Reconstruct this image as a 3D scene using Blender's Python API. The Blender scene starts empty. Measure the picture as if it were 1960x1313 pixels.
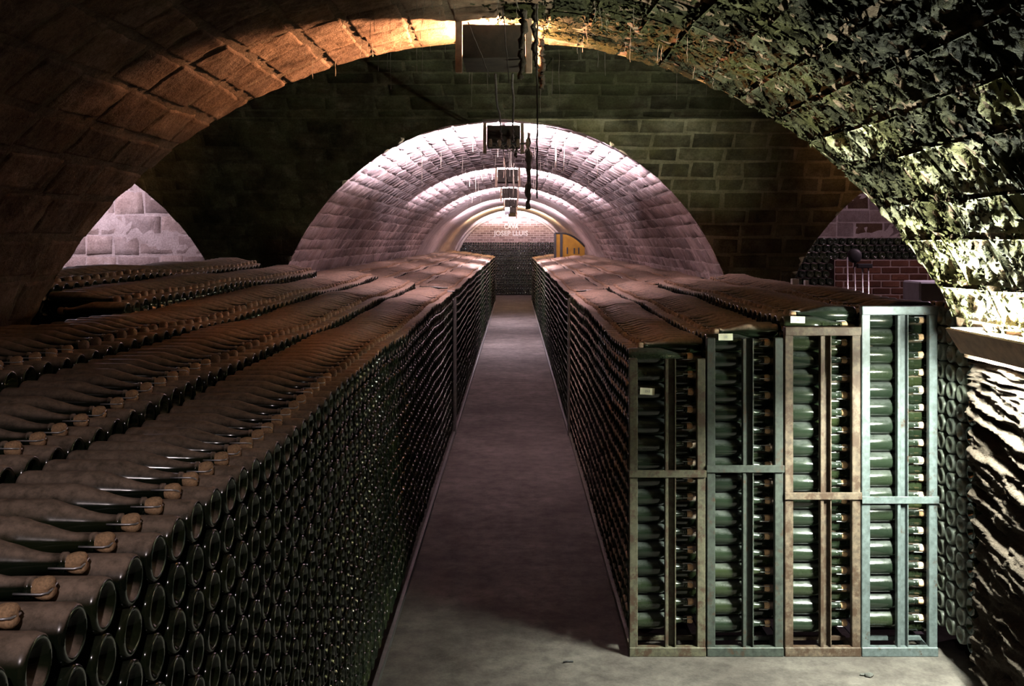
import bpy, math, random
import numpy as np

# ------------------------------------------------------------------ camera, world, exposure
SC = bpy.context.scene
COL = SC.collection
F, HX, HY, CAMZ = 1906.0, 985.0, 460.0, 2.07        # focal length and vanishing point in pixels (1960x1313), eye height
cam_d = bpy.data.cameras.new('camera'); cam = bpy.data.objects.new('camera', cam_d); COL.objects.link(cam)
cam_d.sensor_width = 36.0; cam_d.lens = 36.0 * F / 1960.0
cam_d.shift_x = -(HX - 980.0) / 1960.0; cam_d.shift_y = -(656.5 - HY) / 1960.0
cam_d.clip_start = 0.05; cam_d.clip_end = 200
cam.location = (0, 0, CAMZ); cam.rotation_euler = (math.pi / 2, 0, 0)
SC.camera = cam
world = bpy.data.worlds.new('world'); SC.world = world; world.use_nodes = True
world.node_tree.nodes['Background'].inputs[0].default_value = (0.5, 0.42, 0.36, 1)
world.node_tree.nodes['Background'].inputs[1].default_value = 0.0
SC.view_settings.view_transform = 'Standard'; SC.view_settings.look = 'None'
SC.view_settings.exposure = 0.0; SC.view_settings.gamma = 1.0; SC.view_settings.use_curve_mapping = False

# lamp powers and colours (the lamps themselves are built further down)
LAMP_WARM = (1.0, 0.50, 0.27); LAMP_PINK = (0.97, 0.80, 0.95); LAMP_TUBE = (0.93, 1.0, 0.86)
P_NEAR, P_FAR, P_TUBE, P_BACK = 470.0, 2300.0, 6600.0, 75.0

rnd = random.Random(7)
rng = np.random.RandomState(11)
PI = math.pi

# ------------------------------------------------------------------ helpers
def hash3(ix, iy, iz, seed):
    h = (ix.astype(np.int64) * 374761393 + iy.astype(np.int64) * 668265263 + iz.astype(np.int64) * 2147483647 + seed * 974711) & 0xffffffff
    h = ((h ^ (h >> 13)) * 1274126177) & 0xffffffff
    h = (h ^ (h >> 16)) & 0xffffffff
    return h.astype(np.float64) / 4294967295.0
def vnoise(p, seed=0):
    i = np.floor(p).astype(np.int64); f = p - i; f = f * f * (3 - 2 * f)
    out = 0
    for dx in (0, 1):
        wx = f[..., 0] if dx else 1 - f[..., 0]
        for dy in (0, 1):
            wy = f[..., 1] if dy else 1 - f[..., 1]
            for dz in (0, 1):
                wz = f[..., 2] if dz else 1 - f[..., 2]
                out = out + wx * wy * wz * hash3(i[..., 0] + dx, i[..., 1] + dy, i[..., 2] + dz, seed)
    return out * 2 - 1
def fbm(p, seed=0, octaves=3):
    a, o = 1.0, 0
    for k in range(octaves):
        o = o + a * vnoise(p * (2.03 ** k), seed + k * 17); a *= 0.5
    return o

def mesh_np(name, verts, faces, mats, smooth=True, face_mats=None):
    me = bpy.data.meshes.new(name)
    me.from_pydata([tuple(v) for v in verts], [], [tuple(f) for f in faces])
    for m in (mats if isinstance(mats, (list, tuple)) else [mats]): me.materials.append(m)
    if smooth: me.polygons.foreach_set('use_smooth', [True] * len(me.polygons))
    if face_mats is not None: me.polygons.foreach_set('material_index', list(face_mats))
    me.update()
    return me
def link(name, data, parent=None, loc=None, rot=None):
    o = bpy.data.objects.new(name, data); COL.objects.link(o)
    if parent is not None: o.parent = parent
    if loc is not None: o.location = loc
    if rot is not None: o.rotation_euler = rot
    return o
def tag(o, label=None, cat=None, group=None, kind=None):
    if label: o['label'] = label
    if cat: o['category'] = cat
    if group: o['group'] = group
    if kind: o['kind'] = kind
    return o
def thing(name, label, cat, loc=(0, 0, 0), group=None):
    return tag(link(name, None, None, loc), label, cat, group)

class MB:
    """collects boxes and tubes into one mesh"""
    def __init__(s): s.v = []; s.f = []
    def box(s, x0, x1, y0, y1, z0, z1, bev=0.0):
        b = len(s.v)
        if bev <= 0:
            s.v += [(x, y, z) for z in (z0, z1) for y in (y0, y1) for x in (x0, x1)]
            s.f += [tuple(b + i for i in q) for q in ((0, 2, 3, 1), (4, 5, 7, 6), (0, 1, 5, 4), (2, 6, 7, 3), (0, 4, 6, 2), (1, 3, 7, 5))]
        else:
            # chamfered along all twelve edges
            X, Y, Z = (x0, x1), (y0, y1), (z0, z1); ids = {}
            for i in (0, 1):
                for j in (0, 1):
                    for k in (0, 1):
                        sx, sy, sz = (1, -1)[i], (1, -1)[j], (1, -1)[k]
                        for ax in range(3):
                            p = [X[i] + sx * bev, Y[j] + sy * bev, Z[k] + sz * bev]; p[ax] = (X, Y, Z)[ax][(i, j, k)[ax]]
                            ids[(i, j, k, ax)] = len(s.v); s.v.append(tuple(p))
            for ax in range(3):
                o1, o2 = [a for a in range(3) if a != ax]
                for e in (0, 1):
                    q = []
                    for (a, c) in ((0, 0), (1, 0), (1, 1), (0, 1)):
                        t = [0, 0, 0]; t[ax] = e; t[o1] = a; t[o2] = c; q.append(ids[(t[0], t[1], t[2], ax)])
                    s.f.append(tuple(q))
            for ax in range(3):
                o1, o2 = [a for a in range(3) if a != ax]
                for a in (0, 1):
                    for c in (0, 1):
                        t0 = [0, 0, 0]; t0[o1] = a; t0[o2] = c; t1 = list(t0); t1[ax] = 1
                        s.f.append((ids[(*t0, o1)], ids[(*t1, o1)], ids[(*t1, o2)], ids[(*t0, o2)]))
            for i in (0, 1):
                for j in (0, 1):
                    for k in (0, 1): s.f.append(tuple(ids[(i, j, k, ax)] for ax in range(3)))
        return s
    def tube(s, pts, r, n=6):
        pts = [np.array(p, float) for p in pts]; m = len(pts); b = len(s.v)
        rs = r if isinstance(r, (list, tuple)) else [r] * m
        for i in range(m):
            t = pts[min(i + 1, m - 1)] - pts[max(i - 1, 0)]; t = t / (np.linalg.norm(t) + 1e-9)
            u = np.cross(t, (0, 0, 1.0)) if abs(t[2]) < 0.9 else np.cross(t, (1.0, 0, 0))
            u = u / np.linalg.norm(u); w = np.cross(t, u)
            for k in range(n):
                a = 2 * PI * k / n
                s.v.append(tuple(pts[i] + rs[i] * (math.cos(a) * u + math.sin(a) * w)))
        for i in range(m - 1):
            for k in range(n):
                s.f.append((b + i * n + k, b + i * n + (k + 1) % n, b + (i + 1) * n + (k + 1) % n, b + (i + 1) * n + k))
        s.f.append(tuple(b + k for k in range(n))[::-1]); s.f.append(tuple(b + (m - 1) * n + k for k in range(n)))
        return s
    def prism(s, poly, y0, y1):
        """polygon in x,z extruded along y"""
        b = len(s.v); n = len(poly)
        s.v += [(x, y0, z) for x, z in poly] + [(x, y1, z) for x, z in poly]
        s.f.append(tuple(b + k for k in range(n))); s.f.append(tuple(b + n + k for k in range(n))[::-1])
        for k in range(n): s.f.append((b + k, b + n + k, b + n + (k + 1) % n, b + (k + 1) % n))
        return s
    def build(s, name, mat, parent=None, smooth=False, loc=None, rot=None):
        return link(name, mesh_np(name, s.v, s.f, mat, smooth), parent, loc, rot)

# ------------------------------------------------------------------ materials
def new_mat(name):
    m = bpy.data.materials.new(name); m.use_nodes = True
    nt = m.node_tree; b = nt.nodes['Principled BSDF']
    return m, nt, b
def nd(nt, typ, **kw):
    n = nt.nodes.new(typ)
    for k, v in kw.items():
        if k in n.bl_rna.properties: setattr(n, k, v)
        else: n.inputs[k].default_value = v
    return n
def ramp(nt, src, stops):
    r = nt.nodes.new('ShaderNodeValToRGB')
    els = r.color_ramp.elements
    while len(els) < len(stops): els.new(0.5)
    for e, (p, c) in zip(els, stops): e.position = p; e.color = (*c, 1) if len(c) == 3 else c
    nt.links.new(src, r.inputs[0]); return r
def mix(nt, a, b, fac, mode='MIX'):
    m = nt.nodes.new('ShaderNodeMix'); m.data_type = 'RGBA'; m.blend_type = mode
    for sock, v in ((m.inputs[0], fac), (m.inputs[6], a), (m.inputs[7], b)):
        if hasattr(v, 'is_linked'): nt.links.new(v, sock)
        else: sock.default_value = v if not isinstance(v, tuple) else (*v[:3], 1)
    return m.outputs[2]
def math_n(nt, op, a, b=None, c=None, clamp=False):
    m = nt.nodes.new('ShaderNodeMath'); m.operation = op; m.use_clamp = clamp
    for i, v in enumerate((a, b, c)):
        if v is None: continue
        if hasattr(v, 'is_linked'): nt.links.new(v, m.inputs[i])
        else: m.inputs[i].default_value = v
    return m.outputs[0]
def noise_n(nt, vec, scale, detail=4, rough=0.6):
    n = nd(nt, 'ShaderNodeTexNoise', Scale=scale, Detail=detail, Roughness=rough)
    nt.links.new(vec, n.inputs['Vector']); return n.outputs['Fac']
def bump(nt, bsdf, h, strength, dist):
    b = nd(nt, 'ShaderNodeBump', Strength=strength, Distance=dist)
    nt.links.new(h, b.inputs['Height']); nt.links.new(b.outputs[0], bsdf.inputs['Normal']); return b

def stone_mat(name, dark, mid, light, patch, patch_amt, bump_d=0.012, fine=60.0, spec=0.03):
    m, nt, b = new_mat(name)
    pos = nt.nodes.new('ShaderNodeNewGeometry'); P_ = pos.outputs['Position']
    oi = nt.nodes.new('ShaderNodeObjectInfo')
    big = noise_n(nt, P_, 5.0, 5, 0.65)
    col = ramp(nt, big, [(0.25, dark), (0.5, mid), (0.75, light)]).outputs[0]
    rnd_ = math_n(nt, 'ADD', oi.outputs['Random'], pos.outputs['Random Per Island'])
    rnd_ = math_n(nt, 'FRACT', rnd_)
    tone = ramp(nt, rnd_, [(0.0, (0.62, 0.60, 0.58)), (0.5, (1.0, 0.98, 0.95)), (1.0, (1.35, 1.3, 1.2))]).outputs[0]
    col = mix(nt, col, tone, 1.0, 'MULTIPLY')
    pn = noise_n(nt, P_, 2.3, 3, 0.6)
    pf = ramp(nt, pn, [(0.42, (0, 0, 0)), (0.62, (1, 1, 1))]).outputs[0]
    pf = math_n(nt, 'MULTIPLY', pf, patch_amt)
    col = mix(nt, col, patch, pf)
    fn = noise_n(nt, P_, fine, 6, 0.7)
    fc = ramp(nt, fn, [(0.3, (0.55, 0.55, 0.55)), (0.6, (1.1, 1.1, 1.1))]).outputs[0]
    col = mix(nt, col, fc, 0.7, 'MULTIPLY')
    nt.links.new(col, b.inputs['Base Color'])
    b.inputs['Roughness'].default_value = 0.85; b.inputs['Specular IOR Level'].default_value = spec
    md = noise_n(nt, P_, fine * 0.35, 6, 0.72)
    h = math_n(nt, 'ADD', md, math_n(nt, 'MULTIPLY', fn, 0.4))
    bump(nt, b, h, 1.0, bump_d)
    return m

M = {}
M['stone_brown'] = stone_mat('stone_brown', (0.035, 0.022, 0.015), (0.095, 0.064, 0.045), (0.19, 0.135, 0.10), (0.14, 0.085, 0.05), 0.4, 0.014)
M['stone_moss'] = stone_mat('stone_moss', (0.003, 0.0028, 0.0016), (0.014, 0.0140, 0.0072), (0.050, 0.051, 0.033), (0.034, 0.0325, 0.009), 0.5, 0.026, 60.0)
M['stone_tube_lit'] = stone_mat('stone_tube_lit', (0.028, 0.027, 0.017), (0.13, 0.128, 0.088), (0.31, 0.32, 0.27), (0.24, 0.225, 0.08), 0.5, 0.026, 60.0)  # yellowish and white stones, made paler to stand for the tube's light
M['stone_khaki_lit'] = stone_mat('stone_khaki_lit', (0.05, 0.044, 0.028), (0.16, 0.148, 0.09), (0.34, 0.325, 0.21), (0.24, 0.22, 0.09), 0.5, 0.016)  # stone lightened to stand for bounced light on the right pier
M['mortar_khaki_lit'] = stone_mat('mortar_khaki_lit', (0.12, 0.11, 0.066), (0.27, 0.25, 0.16), (0.42, 0.39, 0.27), (0.20, 0.18, 0.08), 0.5, 0.012)  # right pier joints, lightened for the same bounced light
M['stone_wall'] = stone_mat('stone_wall', (0.026, 0.020, 0.016), (0.042, 0.034, 0.028), (0.060, 0.050, 0.042), (0.034, 0.026, 0.020), 0.4, 0.014, 90.0)
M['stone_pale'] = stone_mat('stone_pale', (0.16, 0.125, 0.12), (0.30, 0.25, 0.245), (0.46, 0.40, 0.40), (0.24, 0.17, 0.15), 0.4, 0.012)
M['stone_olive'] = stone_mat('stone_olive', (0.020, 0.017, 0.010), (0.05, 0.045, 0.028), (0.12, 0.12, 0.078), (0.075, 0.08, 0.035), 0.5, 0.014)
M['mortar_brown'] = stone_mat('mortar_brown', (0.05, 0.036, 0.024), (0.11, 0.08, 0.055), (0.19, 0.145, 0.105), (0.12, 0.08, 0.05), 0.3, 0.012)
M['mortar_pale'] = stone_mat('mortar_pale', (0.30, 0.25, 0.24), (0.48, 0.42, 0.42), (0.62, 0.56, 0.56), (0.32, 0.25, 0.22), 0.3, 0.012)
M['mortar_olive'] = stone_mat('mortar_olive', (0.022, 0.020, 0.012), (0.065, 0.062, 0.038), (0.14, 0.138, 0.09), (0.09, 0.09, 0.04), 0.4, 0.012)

def brick_mat(name, c1, c2, mortar, sx, scale):
    m, nt, b = new_mat(name)
    tc = nt.nodes.new('ShaderNodeTexCoord'); mp = nt.nodes.new('ShaderNodeMapping')
    mp.inputs['Rotation'].default_value = (PI / 2, 0, 0)
    nt.links.new(tc.outputs['Object'], mp.inputs['Vector'])
    br = nd(nt, 'ShaderNodeTexBrick'); br.inputs['Color1'].default_value = (*c1, 1); br.inputs['Color2'].default_value = (*c2, 1)
    br.inputs['Mortar'].default_value = (*mortar, 1); br.inputs['Scale'].default_value = scale
    br.inputs['Mortar Size'].default_value = 0.012; br.inputs['Bias'].default_value = -0.1
    br.inputs['Brick Width'].default_value = 0.24; br.inputs['Row Height'].default_value = 0.085
    nt.links.new(mp.outputs[0], br.inputs['Vector'])
    nt.links.new(br.outputs['Color'], b.inputs['Base Color']); b.inputs['Roughness'].default_value = 0.85
    bump(nt, b, math_n(nt, 'SUBTRACT', 1.0, br.outputs['Fac']), 0.6, 0.01)
    return m
M['end_brick'] = brick_mat('end_brick', (0.42, 0.30, 0.27), (0.16, 0.10, 0.09), (0.62, 0.52, 0.48), 1, 1.0)

def plain(name, col, rough=0.6, metal=0.0, spec=0.4, var=0.35, scale=25.0, bump_d=0.0, spots=None):
    m, nt, b = new_mat(name)
    g = nt.nodes.new('ShaderNodeNewGeometry'); n = noise_n(nt, g.outputs['Position'], scale, 5, 0.65)
    lo = tuple(c * (1 - var) for c in col); hi = tuple(min(1, c * (1 + var)) for c in col)
    c = ramp(nt, n, [(0.3, lo), (0.7, hi)]).outputs[0]
    if spots:
        n2 = noise_n(nt, g.outputs['Position'], spots[1], 6, 0.75)
        c = mix(nt, c, spots[0], ramp(nt, n2, [(spots[2], (0, 0, 0)), (spots[2] + 0.1, (1, 1, 1))]).outputs[0])
    nt.links.new(c, b.inputs['Base Color'])
    b.inputs['Roughness'].default_value = rough; b.inputs['Metallic'].default_value = metal; b.inputs['Specular IOR Level'].default_value = spec
    if bump_d: bump(nt, b, n, 0.8, bump_d)
    return m
RUST = (0.038, 0.021, 0.012)
M['steel_olive'] = plain('steel_olive', (0.060, 0.055, 0.035), 0.6, 0.15, 0.4, 0.5, 40, 0.001, (RUST, 16, 0.48))
M['steel_green'] = plain('steel_green', (0.030, 0.036, 0.030), 0.55, 0.15, 0.4, 0.5, 40, 0.001, (RUST, 16, 0.55))
M['steel_rust'] = plain('steel_rust', (0.075, 0.055, 0.038), 0.65, 0.1, 0.35, 0.5, 40, 0.001, (RUST, 14, 0.46))
M['steel_blue'] = plain('steel_blue', (0.068, 0.084, 0.084), 0.5, 0.15, 0.4, 0.4, 40, 0.001, (RUST, 16, 0.58))
M['steel_dark'] = plain('steel_dark', (0.05, 0.048, 0.045), 0.55, 0.3)
M['cork'] = plain('cork', (0.58, 0.37, 0.21), 0.85, 0, 0.2, 0.35, 260, 0.001)
M['cork_dusty'] = plain('cork_dusty', (0.34, 0.235, 0.16), 0.95, 0, 0.1, 0.4, 200, 0.001)
M['wire'] = plain('wire', (0.75, 0.75, 0.78), 0.42, 0.8)
M['paper'] = plain('paper', (0.72, 0.70, 0.52), 0.8, 0, 0.2, 0.08)
M['ink'] = plain('ink', (0.12, 0.12, 0.16), 0.8)
M['black'] = plain('black', (0.012, 0.012, 0.013), 0.5)
M['wood'] = plain('wood', (0.20, 0.13, 0.085), 0.75, 0, 0.25, 0.3, 18, 0.002)
M['board_dark'] = plain('board_dark', (0.026, 0.019, 0.013), 0.8, 0, 0.2, 0.4, 14, 0.002)
M['yellow'] = plain('yellow', (0.30, 0.16, 0.016), 0.7, 0, 0.3, 0.2, 6)  # yellow lamplight falling on the partition, put into its colour
M['chrome'] = plain('chrome', (0.75, 0.75, 0.76), 0.25, 1.0, 0.5, 0.05)
M['white_paint'] = plain('white_paint', (0.85, 0.85, 0.86), 0.6, 0, 0.3, 0.03)
M['concrete_pale'] = plain('concrete_pale', (0.36, 0.36, 0.40), 0.8, 0, 0.3, 0.15, 9, 0.002)
M['cable'] = plain('cable', (0.06, 0.05, 0.042), 0.8, 0, 0.2, 0.4, 30)
M['cobweb'] = plain('cobweb', (0.14, 0.115, 0.09), 0.95, 0, 0.1, 0.4, 30)
M['root'] = plain('root', (0.03, 0.023, 0.016), 0.95, 0, 0.1, 0.5, 40, 0.01)
M['pebble'] = plain('pebble', (0.05, 0.05, 0.045), 0.8)
M['brick_red'] = stone_mat('brick_red', (0.05, 0.024, 0.016), (0.085, 0.04, 0.027), (0.12, 0.06, 0.042), (0.04, 0.024, 0.017), 0.4, 0.006, 90)
M['brick_mortar'] = plain('brick_mortar', (0.20, 0.145, 0.125), 0.9, 0, 0.2, 0.2, 30, 0.003)

def emit_mat(name, col, strength):
    m, nt, b = new_mat(name)
    b.inputs['Base Color'].default_value = (0.8, 0.8, 0.8, 1)
    b.inputs['Emission Color'].default_value = (*col, 1); b.inputs['Emission Strength'].default_value = strength
    return m
M['bulb_warm'] = emit_mat('bulb_warm', LAMP_WARM, 60); M['bulb_pink'] = emit_mat('bulb_pink', LAMP_PINK, 60)

def floor_mat():
    m, nt, b = new_mat('concrete_floor')
    g = nt.nodes.new('ShaderNodeNewGeometry'); P_ = g.outputs['Position']
    n1 = noise_n(nt, P_, 1.6, 6, 0.65); n2 = noise_n(nt, P_, 9.0, 6, 0.7); n3 = noise_n(nt, P_, 70, 4, 0.7)
    c = ramp(nt, n1, [(0.3, (0.045, 0.038, 0.034)), (0.5, (0.072, 0.063, 0.056)), (0.7, (0.105, 0.094, 0.083))]).outputs[0]
    c = mix(nt, c, ramp(nt, n2, [(0.35, (0.5, 0.5, 0.5)), (0.6, (1.08, 1.08, 1.08))]).outputs[0], 0.8, 'MULTIPLY')
    c = mix(nt, c, ramp(nt, n3, [(0.3, (0.7, 0.7, 0.7)), (0.6, (1.05, 1.05, 1.05))]).outputs[0], 0.5, 'MULTIPLY')
    nt.links.new(c, b.inputs['Base Color']); b.inputs['Roughness'].default_value = 0.92; b.inputs['Specular IOR Level'].default_value = 0.1
    bump(nt, b, math_n(nt, 'ADD', n2, n3), 0.4, 0.004)
    return m
M['floor'] = floor_mat()

def glass_mat(name, dust_col, dust_lo, dust_hi, dust_max, base_dust_light):
    """dark green bottle glass; settled dust lies on the surfaces that face up"""
    m, nt, b = new_mat(name)
    g = nt.nodes.new('ShaderNodeNewGeometry'); oi = nt.nodes.new('ShaderNodeObjectInfo')
    sep = nt.nodes.new('ShaderNodeSeparateXYZ'); nt.links.new(g.outputs['Normal'], sep.inputs[0])
    mr = nd(nt, 'ShaderNodeMapRange'); mr.interpolation_type = 'SMOOTHSTEP'
    nt.links.new(sep.outputs['Z'], mr.inputs['Value']); mr.inputs['From Min'].default_value = dust_lo; mr.inputs['From Max'].default_value = dust_hi
    n = noise_n(nt, g.outputs['Position'], 45, 6, 0.75); n2 = noise_n(nt, g.outputs['Position'], 5, 3, 0.6)
    grain = ramp(nt, n, [(0.32, (0.35, 0.35, 0.35)), (0.6, (1, 1, 1))]).outputs[0]
    d = math_n(nt, 'MULTIPLY', mr.outputs[0], grain)
    d = math_n(nt, 'MULTIPLY', d, dust_max)
    d = math_n(nt, 'MULTIPLY', d, math_n(nt, 'MULTIPLY_ADD', n2, 0.8, 0.6), clamp=True)
    d = math_n(nt, 'MAXIMUM', d, math_n(nt, 'MULTIPLY', grain, base_dust_light))
    gl = ramp(nt, oi.outputs['Random'], [(0, (0.004, 0.008, 0.004)), (0.6, (0.008, 0.014, 0.007)), (1, (0.014, 0.020, 0.007))]).outputs[0]
    c = mix(nt, gl, dust_col, d)
    nt.links.new(c, b.inputs['Base Color'])
    r = math_n(nt, 'MULTIPLY_ADD', d, 0.75, 0.10, clamp=True); nt.links.new(r, b.inputs['Roughness'])
    s = math_n(nt, 'MULTIPLY_ADD', d, -0.45, 0.55, clamp=True); nt.links.new(s, b.inputs['Specular IOR Level'])
    return m
M['glass_stack'] = glass_mat('glass_stack', (0.42, 0.31, 0.235), 0.25, 0.85, 0.95, 0.006)
M['glass_rack'] = glass_mat('glass_rack', (0.085, 0.092, 0.088), 0.2, 0.95, 0.55, 0.06)
M['glass_side_lit'] = glass_mat('glass_side_lit', (0.20, 0.215, 0.185), 0.15, 0.95, 0.6, 0.42)  # dusty bases; film thickened and paled to stand for light missing there
M['glass_clean'] = glass_mat('glass_clean', (0.12, 0.10, 0.08), 0.3, 1.0, 0.12, 0.02)

# ------------------------------------------------------------------ vault geometry
R_M, CZ_M, SP_M = 2.26, 0.87, 1.60          # galleries: circle radius, centre height, springing height
R_C, CZ_C, YC = 2.48, 1.33, 7.00            # cross aisle
X0, PITCH = -0.10, 4.85
XL, XR = X0 - PITCH, X0 + PITCH
Y_END = 38.0
HW = math.sqrt(R_M ** 2 - (SP_M - CZ_M) ** 2)
def hm(z):
    z = np.asarray(z, float)
    return np.where(z <= SP_M, HW, np.sqrt(np.maximum(R_M ** 2 - (z - CZ_M) ** 2, 0)))
def hc(z):
    z = np.asarray(z, float)
    return np.where(z <= CZ_C, R_C, np.sqrt(np.maximum(R_C ** 2 - (z - CZ_C) ** 2, 0)))
TH_M = math.acos((SP_M - CZ_M) / R_M)        # half opening of the arc
ARC_M = R_M * TH_M
S_M = SP_M + ARC_M                           # half developed length, floor to crown
ARC_C = R_C * PI / 2; S_C = CZ_C + ARC_C
def prof_main(s):
    """s in [-S_M, S_M], 0 = crown -> dx, z, normal (inwards)"""
    s = np.asarray(s, float); a = np.clip(np.abs(s), 0, ARC_M) / R_M; sg = np.sign(s)
    low = np.maximum(np.abs(s) - ARC_M, 0)
    dx = sg * R_M * np.sin(a); z = CZ_M + R_M * np.cos(a) - low
    nx = -sg * np.sin(a); nz = -np.cos(a)
    w = low > 0
    nx = np.where(w, -sg, nx); nz = np.where(w, 0.0, nz)
    return dx, z, nx, nz
def prof_cross(s):
    s = np.asarray(s, float); a = np.clip(np.abs(s), 0, ARC_C) / R_C; sg = np.sign(s)
    low = np.maximum(np.abs(s) - ARC_C, 0)
    return sg * R_C * np.sin(a), CZ_C + R_C * np.cos(a) - low, -sg * np.sin(a), -np.cos(a)
def surf_main(xc):
    def f(u, v):
        dx, z, nx, nz = prof_main(u)
        return np.stack([xc + dx, v, z], -1), np.stack([nx, 0 * v, nz], -1)
    return f
def surf_cross(u, v):
    dy, z, ny, nz = prof_cross(u)
    return np.stack([v, YC + dy, z], -1), np.stack([0 * v, ny, nz], -1)
def z_main(u): return prof_main(u)[1]
def z_cross(u): return prof_cross(u)[1]

def grid_faces(nu, nv):
    i, j = np.meshgrid(np.arange(nu - 1), np.arange(nv - 1), indexing='ij'); a = (i * nv + j).ravel()
    return np.stack([a, a + 1, a + nv + 1, a + nv], -1)
def rough_amp(pos):
    """the right side of the near vault is far more broken than the left"""
    x = pos[..., 0]; near = np.clip((5.6 - pos[..., 1]) / 0.8, 0, 1)
    return 0.004 + near * 0.017 * np.clip((x + 0.3) / 1.0, 0, 1)
def relief(pos):
    """flaky relief: drawn out along the arc on the vault, along the courses on the wall"""
    a = rough_amp(pos); x, y, z = pos[..., 0] - X0, pos[..., 1], pos[..., 2]
    th = R_M * np.arctan2(x, np.maximum(z - CZ_M, 0.05)); wall = np.clip((SP_M + 0.1 - z) / 0.3, 0, 1)
    su = np.where(wall > 0.5, z, th); fs = np.where(wall > 0.5, 17.0, 7.0); fy = np.where(wall > 0.5, 3.2, 17.0)
    q = np.stack([su * fs - 3.6 * y * wall, y * fy, wall * 3.0 + 0 * y], -1)
    r1 = 1 - 2.2 * np.abs(fbm(q, 3, 4)); n2 = fbm(q * 2.3 + 7.7, 9, 3) * (1 - 0.25 * wall); n3 = fbm(pos * 3.1, 21, 2)
    return a * (0.75 * r1 + 0.55 * n2 + 0.5 * n3) - (a - 0.004) * 1.1
def patch(name, surf, u0, u1, lo, hi, du, dv, mat, off=0.0, amp=1.0):
    """a stretch of wall or vault; lo(u), hi(u) bound the second coordinate"""
    nu = max(2, int((u1 - u0) / du) + 1); us = np.linspace(u0, u1, nu)
    L_, H_ = lo(us), hi(us)
    nv = max(2, int(np.max(H_ - L_) / dv) + 1); t = np.linspace(0, 1, nv)
    U = np.repeat(us[:, None], nv, 1); V = L_[:, None] + (H_ - L_)[:, None] * t[None]
    p, n = surf(U, V)
    p = p + n * (off - 0.003 + amp * relief(p))[..., None]
    return mesh_np(name, p.reshape(-1, 3), grid_faces(nu, nv), mat)

def block_grid(surf, u0, u1, v0, v1, lo, hi, step, proud, amp, seed, edge=0.012, sink=0.003):
    r_ = np.random.RandomState(seed)
    def ts(L_):
        n = max(2, int(round(L_ / step))); inner = np.linspace(0, 1, n + 1)[1:-1]
        e = min(0.3, edge / L_)
        return np.concatenate([[0, e], inner[(inner > e * 1.5) & (inner < 1 - e * 1.5)], [1 - e, 1]])
    a, b = ts(u1 - u0), ts(v1 - v0)
    A, B = np.meshgrid(a, b, indexing='ij')
    c = r_.uniform(-0.012, 0.012, 8)
    U = u0 + (u1 - u0) * A + (c[0] * (1 - A) * (1 - B) + c[1] * A * (1 - B) + c[2] * (1 - A) * B + c[3] * A * B)
    V = v0 + (v1 - v0) * B + (c[4] * (1 - A) * (1 - B) + c[5] * A * (1 - B) + c[6] * (1 - A) * B + c[7] * A * B)
    l, h = lo(U), hi(U)
    if np.all(h - v0 < 0.05) or np.all(v1 - l < 0.05): return None
    V = np.minimum(np.maximum(V, l), h)
    if np.max(V) - np.min(V) < 0.05: return None
    p, n = surf(U, V)
    m = np.ones_like(A); m[0] = m[-1] = 0; m[:, 0] = m[:, -1] = 0
    tilt = r_.uniform(-1, 1, 2) * proud * 0.7
    o = -sink + m * (sink + proud + tilt[0] * (A - 0.5) + tilt[1] * (B - 0.5) + amp * relief(p) + 0.004 * fbm(p * 22, seed % 97, 2))
    p = p + n * o[..., None]
    return p.reshape(-1, 3), grid_faces(len(a), len(b))

def block_list(u0, u1, v0, v1, cu, cv, seed, gap):
    """running bond of courses along v"""
    r_ = random.Random(seed); out = []; u = u0; k = 0
    while u < u1 - 0.3 * cu:
        h = cu * r_.uniform(0.85, 1.15); h = min(h, u1 - u)
        v = v0 - cv * r_.uniform(0, 1)
        while v < v1:
            w = cv * r_.uniform(0.7, 1.3)
            out.append((u + gap / 2, u + h - gap / 2, v + gap / 2, v + w - gap / 2)); v += w
        u += h; k += 1
    return out
def add_blocks(parent, surf, blocks, lo, hi, step, proud, amp, matf, name='stone_block', limit=300, key=None):
    """the blocks that show largest become parts, the rest one joined part"""
    if key: blocks = sorted(blocks, key=key)
    made = 0; sv, sf = [], []; nb = 0; smat = None
    for q, (a, b, c, d) in enumerate(blocks):
        g = block_grid(surf, a, b, c, d, lo, hi, step if made < limit else 0.11, proud * rnd.uniform(0.5, 1.4), amp, 1000 + q, 0.010 if step < 0.03 else 0.005, 0.004 if step < 0.03 else 0.0015)
        if g is None: continue
        v, f = g
        if made < limit:
            cen = v.mean(0); me = mesh_np(name, v - cen, f, matf(cen)); link(name, me, parent, cen); made += 1
        else:
            sv.append(v); sf.append(f + nb); nb += len(v); smat = matf(v.mean(0))
    if sv:
        o = link('stone_blocks_beyond', mesh_np('stone_blocks_beyond', np.concatenate(sv), np.concatenate(sf), smat), parent); o['kind'] = 'stuff'
    return made

def y_near(u): return YC - hc(z_main(u))
def y_far(u): return YC + hc(z_main(u))
def const(c): return lambda u: np.full(np.shape(u), float(c))

# floor
fl = MB().box(-7.25, 7.2, -2.5, Y_END + 0.3, -0.2, 0.0).build('floor', M['floor']); fl['kind'] = 'structure'

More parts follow.
